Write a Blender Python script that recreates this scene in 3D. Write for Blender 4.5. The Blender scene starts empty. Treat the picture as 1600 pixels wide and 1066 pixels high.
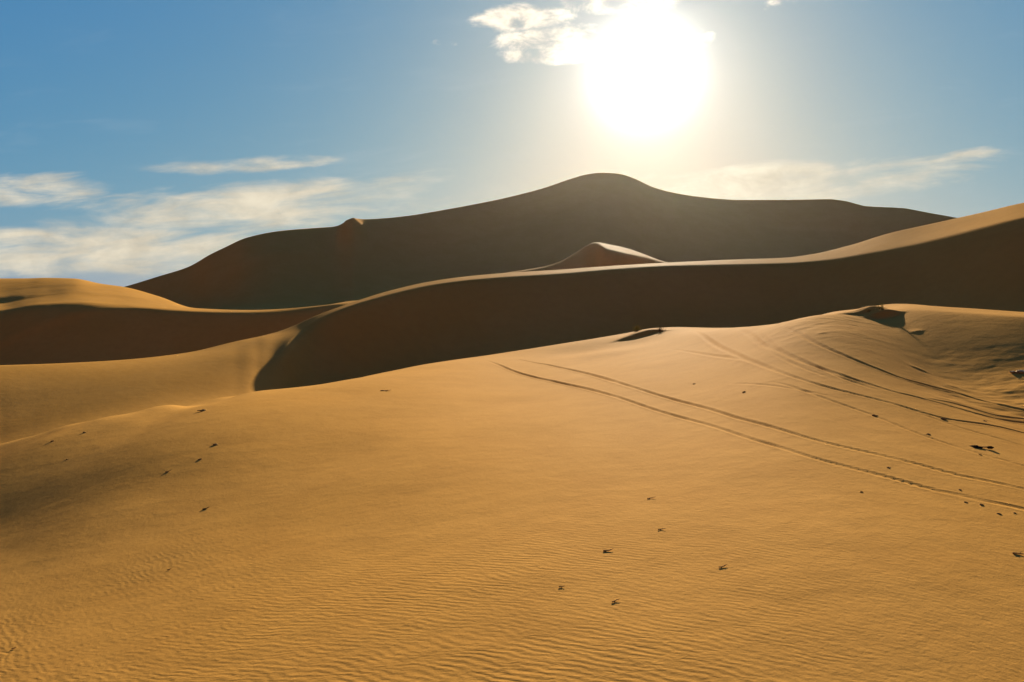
import bpy, math, random
import numpy as np
from mathutils import Vector

# ------------------------------------------------------------------ camera, sky, sun, exposure
scene = bpy.context.scene
C = scene.collection
FPX = 1244.0            # focal length in photo pixels (photo is 1600 x 1066)
HOR = 480.0             # photo row of the horizon
EYE = 1.75
cam_d = bpy.data.cameras.new('camera')
cam = bpy.data.objects.new('camera', cam_d); C.objects.link(cam)
cam_d.sensor_width = 36.0
cam_d.lens = 36.0 * FPX / 1600.0
cam_d.shift_y = -(533.0 - HOR) / 1600.0
cam_d.clip_start = 0.05; cam_d.clip_end = 30000
cam.location = (0, 0, EYE); cam.rotation_euler = (math.radians(90), 0, 0)
scene.camera = cam

SUN_U, SUN_V = 1008.0, 112.0
SAZ = math.atan((SUN_U - 800) / FPX)
SEL = math.atan((HOR - SUN_V) / math.hypot(FPX, SUN_U - 800))
sdir = Vector((math.sin(SAZ) * math.cos(SEL), math.cos(SAZ) * math.cos(SEL), math.sin(SEL)))
sl = bpy.data.lights.new('sun', 'SUN'); so = bpy.data.objects.new('sun', sl); C.objects.link(so)
sl.energy = 4.8; sl.angle = math.radians(0.55); sl.color = (1.0, 0.95, 0.77)
so.rotation_euler = (-sdir).to_track_quat('-Z', 'Y').to_euler()
so.location = (30, 60, 60)

scene.view_settings.view_transform = 'Standard'
scene.view_settings.look = 'None'
scene.view_settings.exposure = 1.25
scene.view_settings.gamma = 1.0

world = bpy.data.worlds.new('World'); scene.world = world; world.use_nodes = True
nt = world.node_tree; nt.nodes.clear()

class G:
    """little helper that writes node maths"""
    def __init__(s, nt): s.nt = nt
    def n(s, t, **kw):
        x = s.nt.nodes.new(t)
        for k, v in kw.items(): setattr(x, k, v)
        return x
    def put(s, sock, v):
        if isinstance(v, bpy.types.NodeSocket): s.nt.links.new(v, sock)
        else: sock.default_value = v
    def m(s, op, a, b=0.0, c=0.0, clamp=False):
        x = s.n('ShaderNodeMath', operation=op, use_clamp=clamp)
        s.put(x.inputs[0], a); s.put(x.inputs[1], b); s.put(x.inputs[2], c)
        return x.outputs[0]
    def add(s, a, b): return s.m('ADD', a, b)
    def sub(s, a, b): return s.m('SUBTRACT', a, b)
    def mul(s, a, b): return s.m('MULTIPLY', a, b)
    def xyz(s, x, y, z):
        c = s.n('ShaderNodeCombineXYZ')
        for i, v in enumerate((x, y, z)): s.put(c.inputs[i], v)
        return c.outputs[0]
    def sep(s, v):
        c = s.n('ShaderNodeSeparateXYZ'); s.put(c.inputs[0], v); return c.outputs
    def noise(s, vec, scale, detail=4, rough=0.5, dist=0.0):
        x = s.n('ShaderNodeTexNoise'); s.put(x.inputs['Vector'], vec)
        x.inputs['Scale'].default_value = scale; x.inputs['Detail'].default_value = detail
        x.inputs['Roughness'].default_value = rough; x.inputs['Distortion'].default_value = dist
        return x.outputs[0]
    def ss(s, v, lo, hi, a=0.0, b=1.0):
        x = s.n('ShaderNodeMapRange', interpolation_type='SMOOTHSTEP')
        s.put(x.inputs[0], v)
        for i, k in enumerate((lo, hi, a, b)): s.put(x.inputs[1 + i], k)
        return x.outputs[0]
    def mix(s, f, a, b, blend='MIX'):
        x = s.n('ShaderNodeMix', data_type='RGBA', blend_type=blend)
        s.put(x.inputs[0], f); s.put(x.inputs[6], a); s.put(x.inputs[7], b)
        return x.outputs[2]

g = G(nt)
tc = g.n('ShaderNodeTexCoord').outputs['Generated']
sky = g.n('ShaderNodeTexSky', sky_type='NISHITA')
sky.sun_disc = False
sky.sun_elevation = SEL
sky.sun_rotation = SAZ
sky.altitude = 0; sky.air_density = 1.0; sky.dust_density = 0.6; sky.ozone_density = 2.0
WS = 0.05               # strength of the background
dx, dy, dz = g.sep(tc)
dyc = g.m('MAXIMUM', dy, 0.05)
P = g.m('DIVIDE', dx, dyc); Q = g.m('DIVIDE', dz, dyc)       # direction as tangents
dot = g.n('ShaderNodeVectorMath', operation='DOT_PRODUCT')
g.put(dot.inputs[0], tc); dot.inputs[1].default_value = sdir
ang = g.mul(g.m('ARCCOSINE', g.m('MINIMUM', dot.outputs['Value'], 0.999999)), 180 / math.pi)

def cl(v): return (v, v, v, 1)
def scaled(colr, f):
    v = g.n('ShaderNodeVectorMath', operation='SCALE'); g.put(v.inputs[0], colr); g.put(v.inputs['Scale'], f)
    return v.outputs[0]
def addc(a, b):
    v = g.n('ShaderNodeVectorMath', operation='ADD'); g.put(v.inputs[0], a); g.put(v.inputs[1], b)
    return v.outputs[0]

# clouds: soft streaks and puffs placed by compass direction, broken up by noise
wob = g.noise(g.xyz(g.mul(P, 5.0), g.mul(Q, 9.0), 3.1), 1.0, 3, 0.5)
n_st = g.noise(g.xyz(g.mul(P, 6.0), g.add(g.mul(Q, 34.0), g.mul(P, -3.0)), g.mul(wob, 1.3)), 1.0, 8, 0.62, 0.4)
n_cu = g.noise(g.xyz(g.mul(P, 20.0), g.mul(Q, 34.0), g.mul(wob, 2.0)), 1.0, 9, 0.60, 0.3)
def pq(u, v): return (u - 800) / FPX, (HOR - v) / FPX
def blob(u0, v0, u1, v1, th, soft=1.0):
    """elongated soft mask from (u0,v0) to (u1,v1) half-thickness th (pixels)"""
    ax, ay = pq(u0, v0); bx, by = pq(u1, v1)
    cx, cy = (ax + bx) / 2, (ay + by) / 2
    L = math.hypot(bx - ax, by - ay) / 2; a = math.atan2(by - ay, bx - ax); T = th / FPX
    rx, ry = g.sub(P, cx), g.sub(Q, cy)
    s = g.add(g.mul(rx, math.cos(a) / L), g.mul(ry, math.sin(a) / L))
    t = g.add(g.mul(rx, -math.sin(a) / T), g.mul(ry, math.cos(a) / T))
    d = g.add(g.mul(s, s), g.mul(t, t))
    return g.ss(d, 0.0, 1.6, soft, 0.0)
def union(ms):
    r = ms[0]
    for m_ in ms[1:]: r = g.m('MAXIMUM', r, m_)
    return r
strat = union([blob(90, 340, 700, 310, 40), blob(-80, 400, 430, 385, 44), blob(-60, 370, 150, 372, 17),
               blob(-90, 296, 170, 292, 30, .9), blob(220, 268, 520, 250, 14, .72), blob(470, 330, 720, 275, 26, .8),
               blob(1010, 292, 1360, 284, 36, 1.0), blob(1060, 284, 1250, 276, 24, 1.35), blob(1250, 290, 1570, 250, 30, .68), blob(1440, 256, 1560, 236, 14, .7),
               blob(300, 300, 450, 290, 14, .55)])
cumul = union([blob(735, 32, 900, 24, 26, 1.0), blob(765, 66, 960, 56, 24, 1.0), blob(770, 88, 930, 86, 15, .95),
               blob(860, 6, 1090, 6, 18, .8), blob(1085, 60, 1120, 55, 16, .5), blob(1180, 14, 1260, 8, 14, .55),
               blob(670, 68, 720, 66, 9, .38)])
a_st = g.mul(g.ss(strat, 0, .25), g.ss(g.add(g.mul(strat, 0.75), g.mul(g.sub(n_st, 0.5), 2.1)), 0.08, 1.02, 0.0, 0.97))
a_cu = g.mul(g.ss(cumul, 0, .3), g.ss(g.add(g.mul(cumul, 0.85), g.mul(g.sub(n_cu, 0.5), 3.2)), 0.22, 1.10, 0.0, 0.95))
veil = g.mul(g.ss(n_st, 0.52, 0.80, 0.0, 0.10), g.ss(Q, 0.05, 0.45, 1.0, 0.25))
near = g.m('EXPONENT', g.mul(ang, -1 / 8.0))
c_st = scaled((0.66, 0.59, 0.455), g.add(0.74, g.mul(g.sub(n_cu, 0.5), 0.7)))
c_cu = scaled((0.70, 0.625, 0.51), g.add(0.62, g.mul(g.sub(n_cu, 0.45), 2.2)))
KC = 0.62
sr, sg, sb = g.sep(scaled(sky.outputs[0], WS))
base = g.xyz(g.mul(sr, .275), g.mul(g.m('POWER', sg, .55), .262), g.mul(g.m('POWER', sb, .08), .212))
anti = g.ss(ang, 45, 105)                       # added dimming and warm tint away from the sun, deepens and browns shadows
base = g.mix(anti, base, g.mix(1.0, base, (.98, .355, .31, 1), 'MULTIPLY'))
base = g.mix(veil, base, (0.34, 0.34, 0.34, 1))
base = g.mix(a_st, base, addc(scaled(c_st, KC), scaled((1, .9, .74), g.mul(near, 0.16))))
base = g.mix(a_cu, base, addc(scaled(c_cu, KC), scaled((1, .9, .74), g.mul(near, 0.22))))
# aureole of the sun in the dusty air
gl = g.add(g.mul(g.m('EXPONENT', g.mul(g.m('POWER', g.mul(ang, 1 / 2.45), 2.0), -1.0)), 1.5),
           g.add(g.mul(g.m('EXPONENT', g.mul(g.m('POWER', g.mul(ang, 1 / 6.0), 2.0), -1.0)), .13), g.mul(g.m('EXPONENT', g.mul(ang, -1 / 5.0)), 0.04)))
base = addc(base, scaled((1.0, 0.95, 0.88), gl))
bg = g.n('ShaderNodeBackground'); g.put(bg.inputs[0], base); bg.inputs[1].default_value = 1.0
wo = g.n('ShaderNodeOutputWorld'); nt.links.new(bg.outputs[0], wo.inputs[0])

# ------------------------------------------------------------------ dune surface
def pchip(xs, ys, x):
    xs = np.asarray(xs, float); ys = np.asarray(ys, float)
    h = np.diff(xs); d = np.diff(ys) / h
    m = np.zeros_like(ys)
    for i in range(1, len(xs) - 1):
        if d[i-1] * d[i] > 0:
            w1 = 2*h[i] + h[i-1]; w2 = h[i] + 2*h[i-1]
            m[i] = (w1 + w2) / (w1 / d[i-1] + w2 / d[i])
    m[0], m[-1] = d[0], d[-1]
    x = np.clip(x, xs[0], xs[-1])
    i = np.clip(np.searchsorted(xs, x) - 1, 0, len(xs) - 2)
    t = (x - xs[i]) / h[i]
    return ((2*t**3 - 3*t**2 + 1) * ys[i] + (t**3 - 2*t**2 + t) * h[i] * m[i]
            + (-2*t**3 + 3*t**2) * ys[i+1] + (t**3 - t**2) * h[i] * m[i+1])
def curve(pts, U): return pchip([p[0] for p in pts], [p[1] for p in pts], U)

TH_F = math.radians(38.0)
inner = np.arange(-38.0, 38.0001, 0.09)
outer = 38.0 + np.cumsum(np.linspace(0.12, 4.0, 60)); outer = outer[outer < 176]
TH = np.radians(np.concatenate([-outer[::-1], inner, outer]))
_a = np.abs(TH); _k = math.radians(32.9); _w = math.radians(2.8)
THc = np.sign(TH) * np.where(_a > _k, _k + _w * np.tanh((_a - _k) / _w), _a)      # beyond the edges the dunes simply carry on
U = 800 + FPX * np.tan(THc)
COS = np.cos(THc)

R = [0.25]
while R[-1] < 2600:
    r = R[-1]
    if r < 14: d = 0.045
    elif r < 42: d = r * 0.0024
    elif r < 110: d = 0.10 + (r - 42) * 0.005
    elif r < 520: d = 1.0
    else: d = r * 0.06
    R.append(r + d)
R = np.array(R)

t_of = lambda v: (v - HOR) / FPX
# foreground: image row of each node and slope of the ground up to it (rise over run away from the camera)
cu = [-500, 0, 200, 400, 600, 800, 1000, 1200, 1400, 1600, 2200]
tab = {  #       v at each u                                                   slope before it
 'F1': ([900]*11,                                                     [.00, .00, .00, .02, .04, .04, .05, .06, .08, .09, .10]),
 'F2': ([815, 810, 790, 780, 775, 760, 750, 740, 745, 770, 790],      [.00, .00, .02, .05, .06, .04, .04, .05, .06, .07, .08]),
 'F3': ([745, 730, 708, 690, 670, 650, 640, 632, 640, 660, 680],      [.09, .09, .08, .07, .06, .04, .03, .05, .08, .09, .09]),
 'F4': ([715, 705, 682, 650, 625, 597, 580, 572, 565, 565, 570],      [.05, .05, .05, .04, .02, .01, .02, .05, .08, .09, .09]),
}
Y0 = [7.0, 6.6, 6.0, 5.4, 4.9, 4.6, 4.45, 4.3, 4.2, 4.1, 4.0]
C1v = [(-500, 705), (0, 690), (100, 680), (200, 661), (300, 638), (360, 624), (400, 615), (440, 610), (500, 604), (582, 586), (665, 569), (789, 551),
       (871, 538), (933, 528), (975, 521), (1024, 512.5), (1060, 511), (1122, 512), (1205, 509), (1240, 503), (1271, 494), (1321, 484.5), (1370, 483), (1411, 484),
       (1494, 489), (1599, 497), (2200, 526)]
V = {}; Y = {}
V['F0'] = np.full_like(U, 1066.0); Y['F0'] = pchip(cu, Y0, U)
prev = 'F0'
for k in ('F1', 'F2', 'F3', 'F4'):
    v = pchip(cu, tab[k][0], U); s = pchip(cu, tab[k][1], U)
    Y[k] = Y[prev] * (t_of(V[prev]) + s) / (t_of(v) + s); V[k] = v; prev = k
V['C1'] = curve(C1v, U)
Y['C1'] = curve([(-500, 17), (0, 17.1), (200, 17), (300, 20), (360, 22.5), (400, 24.5), (450, 28), (500, 31), (600, 34), (800, 36.5), (1000, 38), (1180, 37),
                 (1300, 26.8), (1400, 20.7), (1500, 19.1), (1600, 18), (2200, 17)], U)

def smooth1(a, n):
    k = np.hanning(2 * n + 1); k /= k.sum()
    return np.convolve(np.pad(a, n, mode='edge'), k, 'valid')
Y['C1'] = smooth1(Y['C1'], 24)
# second dune: hidden trough, brink of its slip face, skyline
S2v = [(-500, 578), (0, 571), (177, 563), (289, 551), (371, 532), (433, 518), (495, 492), (536, 477), (607, 454), (673, 439), (731, 431), (789, 426), (871, 421),
       (954, 415), (1060, 409), (1143, 405), (1226, 402), (1271, 396), (1329, 382), (1391, 363), (1453, 349), (1535, 331), (1599, 316), (2200, 230)]
S2y = [(-500, 46), (0, 49), (200, 53.5), (300, 57), (360, 59), (400, 60.5), (450, 62.5), (500, 64), (540, 65.5), (700, 73), (850, 78), (1000, 81), (1230, 82), (1400, 79), (1600, 74), (2200, 62)]
B2v = [(-500, 606), (0, 602), (200, 597), (300, 594), (360, 595), (395, 603), (415, 586), (446, 545), (475, 516), (536, 482.5), (607, 461), (673, 446), (731, 438), (789, 433), (871, 428),
       (954, 421), (1040, 415.5), (1226, 411.5), (1288, 407), (1350, 397), (1411, 386), (1473, 371), (1535, 355), (1599, 340), (2200, 255)]
B2y = [(-500, 36), (0, 40), (200, 44.5), (300, 47.3), (360, 48.8), (391, 49.4), (415, 50.4), (446, 53.5), (470, 57.5), (490, 59.7), (540, 61.8), (700, 69), (850, 73), (1000, 76), (1230, 76), (1400, 70), (1600, 63), (2200, 52)]
V2v = [(-500, 700), (0, 684), (200, 652), (300, 629), (360, 618), (395, 618), (415, 628), (440, 632), (480, 632), (540, 622), (700, 600), (850, 575), (1000, 560), (1230, 545), (1400, 520), (1600, 525), (2200, 540)]
for k, a in (('S2', S2v), ('B2', B2v), ('V2', V2v)): V[k] = curve(a, U)
for k, a in (('S2', S2y), ('B2', B2y)): Y[k] = curve(a, U)
# trough depth keeps the face at the angle of repose
Y['V2'] = curve([(-500, 28), (0, 31), (200, 37), (300, 41.2), (360, 43.4), (400, 44.6), (440, 46.5), (470, 49.5), (490, 51.3), (540, 53.2), (600, 54.6), (700, 56.2), (800, 57.5),
                 (1000, 61.3), (1230, 62), (1400, 56.5), (1500, 51), (1600, 47), (2200, 36)], U)
Y['C1'] = np.minimum(Y['C1'], Y['V2'] * 0.93)
# third dune (left), its two brinks and skyline; hidden behind the second one further right
B3v = [(-500, 500), (0, 486), (62, 477), (124, 474.5), (186, 479), (248, 483), (310, 486.5), (371, 488.5), (495, 486), (560, 476), (700, 476), (900, 470), (2200, 470)]
S3v = [(-500, 432), (0, 435), (41, 435), (70, 434), (116, 435), (157, 443), (194, 448), (248, 462), (305, 481), (392, 484), (495, 479), (560, 469), (700, 468), (900, 462), (2200, 462)]
S3y = [(-500, 150), (0, 150), (116, 146), (200, 140), (305, 112), (392, 106), (560, 106), (900, 125), (2200, 125)]
B3y = [(-500, 96), (0, 98), (300, 100), (560, 101), (900, 118), (2200, 118)]
Kav = [(-500, 488), (0, 473.5), (40, 467), (74, 462.5), (116, 459), (200, 465), (305, 484), (392, 486), (560, 473), (900, 466), (2200, 466)]
Kbv = [(-500, 470), (0, 465.5), (40, 463), (74, 461.5), (116, 458), (200, 464), (305, 483.4), (392, 485.6), (560, 472.6), (900, 465), (2200, 465)]
for k, a in (('B3', B3v), ('S3', S3v), ('Ka', Kav), ('Kb', Kbv)): V[k] = curve(a, U)
for k, a in (('B3', B3y), ('S3', S3y)): Y[k] = curve(a, U)
Y['Ka'] = Y['B3'] + (Y['S3'] - Y['B3']) * 0.34
Y['Kb'] = Y['Ka'] + np.clip((V['Ka'] - V['Kb']) / FPX * Y['Ka'] / 0.45, 0.35, 9)
# fourth, small sunlit dune peeping over the second
S4v = [(-500, 500), (480, 500), (560, 478), (700, 440), (800, 424), (850, 416), (875, 408), (896, 396), (920, 381.5), (927, 377.8), (934, 377.6), (946, 380), (975, 386), (1003, 395), (1036, 407.5), (1080, 418), (1200, 432), (2200, 450)]
B4v = [(-500, 503), (480, 503), (560, 481), (700, 442.5), (800, 426), (850, 418), (875, 410), (896, 398), (920, 383.5), (929, 380), (942, 387), (975, 396), (1008, 403), (1034, 410), (1080, 421), (1200, 435), (2200, 453)]
V['S4'] = curve(S4v, U); V['B4'] = curve(B4v, U)
Y['S4'] = np.full_like(U, 178.0); dv = np.clip(V['B4'] - V['S4'], 1.5, 20)
Y['B4'] = Y['S4'] - np.clip(dv / FPX * 178 / 0.07, 3, 20)
# great far dune
M_v = [(-500, 500), (0, 486), (120, 466), (192, 448), (248, 431), (295, 416), (330, 396), (351, 386), (384, 371), (437, 360), (495, 355), (522, 353), (540, 347), (552, 342), (580, 341), (610, 339), (644, 335), (686, 328),
       (756, 315), (789, 308), (851, 292), (892, 278), (917, 271), (940, 268.5), (966, 270), (987, 276), (1020, 291), (1040, 297), (1090, 306), (1156, 311), (1226, 311), (1296, 310),
       (1321, 313), (1354, 321), (1411, 324), (1444, 330), (1494, 339), (1600, 360), (2200, 420)]
V['Mp'] = curve(M_v, U)
Y['Mp'] = curve([(-500, 330), (0, 340), (300, 350), (560, 385), (950, 430), (1200, 440), (1500, 400), (2200, 360)], U)
zs = {k: -Y[k] * t_of(V[k]) for k in V}
zt = curve([(-500, 0), (500, 0), (900, 6), (1500, 6), (2200, 2)], U) - 5
Y['Mb'] = Y['Mp'] - (zs['Mp'] - zt).clip(2) / 0.49; zs['Mb'] = zt
# hidden troughs
def trough(name, left, right, slope_r, zmin):
    """trough between crest 'left' and brink 'right', right flank at slope_r"""
    zz = np.minimum(zmin, np.minimum(zs[left], zs[right]) - 0.6)
    Y[name] = np.maximum(Y[right] - (zs[right] - zz) / slope_r, Y[left] + 0.35 * (Y[right] - Y[left])); zs[name] = zz
trough('V3', 'S2', 'B3', 0.58, curve([(-500, -9), (400, -9), (560, -6), (900, -4), (2200, -3)], U))
trough('V4', 'S3', 'B4', 0.50, curve([(-500, -6), (700, -5), (2200, -5)], U))
# mountain foot sits after the fourth dune
Y['Mb'] = np.maximum(Y['Mb'], Y['S4'] + 25)
Y['E0'] = Y['Mp'] + 190; zs['E0'] = np.full_like(U, -4.0)
Y['E1'] = np.full_like(U, 12000.0); zs['E1'] = np.full_like(U, -12.0)
Y['O'] = np.full_like(U, 0.0); zs['O'] = np.full_like(U, -EYE)
Y['O1'] = Y['F0'] * 0.5; zs['O1'] = -EYE + (zs['F0'] + EYE) * 0.45

order = ['O', 'O1', 'F0', 'F1', 'F2', 'F3', 'F4', 'C1', 'V2', 'B2', 'S2', 'V3', 'B3', 'Ka', 'Kb', 'S3', 'V4', 'B4', 'S4', 'Mb', 'Mp', 'E0', 'E1']
NK = len(order)
YY = np.array([Y[k] / COS for k in order]); ZZ = np.array([zs[k] for k in order])
for i in range(1, NK): YY[i] = np.maximum(YY[i], YY[i-1] + 0.05)
DD = np.diff(ZZ, axis=0) / np.diff(YY, axis=0)            # chord slopes
sharp = {k: 0.0 for k in order}
wl = curve([(0, 0.0), (370, 0.0), (440, 1.0), (2200, 1.0)], U)
corner = {'B2': wl, 'S2': np.full_like(U, .9), 'B3': 1, 'S3': .8, 'Ka': 1, 'Kb': 1, 'B4': 1, 'S4': 1, 'Mp': 1, 'C1': wl * 0.55}
TI = np.zeros_like(YY); TO = np.zeros_like(YY)            # tangents in, out
for i, k in enumerate(order):
    a = DD[max(i-1, 0)]; b = DD[min(i, NK-2)]
    ha = (YY[i] - YY[i-1]) if i else YY[1] - YY[0]; hb = (YY[i+1] - YY[i]) if i < NK-1 else ha
    sm = (a * hb + b * ha) / (ha + hb)
    if k in ('V2', 'V3', 'V4', 'Mb'): sm = np.where(a * b < 0, 0, sm)
    c = corner.get(k, 0.0)
    TI[i] = sm * (1 - c) + a * c; TO[i] = sm * (1 - c) + b * c
NR, NC = len(R), len(TH)
H = np.zeros((NR, NC))
for j in range(NC):
    y = YY[:, j]; z = ZZ[:, j]
    i = np.clip(np.searchsorted(y, R) - 1, 0, NK - 2); h = y[i+1] - y[i]; t = (R - y[i]) / h
    H[:, j] = ((2*t**3 - 3*t**2 + 1) * z[i] + (t**3 - 2*t**2 + t) * h * TO[i, j]
               + (-2*t**3 + 3*t**2) * z[i+1] + (t**3 - t**2) * h * TI[i+1, j])
# wind rounds every edge a little
def blur(A, n, axis):
    k = np.hanning(2*n + 3)[1:-1]; k /= k.sum()
    A2 = np.pad(A, [(n, n) if a == axis else (0, 0) for a in (0, 1)], mode='edge'); out = np.zeros_like(A)
    for q, kk in enumerate(k): out += kk * (A2[q:q+A.shape[0]] if axis == 0 else A2[:, q:q+A.shape[1]])
    return out
Hb = blur(blur(H, 3, 0), 3, 1)
Hs = blur(blur(H, 14, 0), 14, 1)
rr = R[:, None]
soft = 1 / (1 + np.exp(np.clip((rr - (YY[7] + YY[8])[None, :] * 0.5 * np.interp(U, (200, 440), (1.0, .55))[None, :]) / 0.8, -40, 40)))
Hm = blur(blur(H, 7, 0), 6, 1)
wm = np.clip((560 - U) / 60, 0, 1)[None, :] / (1 + np.exp(np.clip((rr - YY[10][None, :] + 2.0) / 0.5, -40, 40)))
Hb = Hb * (1 - wm) + Hm * wm
wu = np.clip((430 - U) / 60, 0, 1)[None, :] / (1 + np.exp(np.clip((rr - YY[10][None, :] + 2.2) / 0.5, -40, 40)))
soft = np.maximum(soft, wu)
H = Hb * (1 - soft) + Hs * soft
X = rr * np.sin(TH)[None, :]; Yw = rr * np.cos(TH)[None, :]

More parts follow.
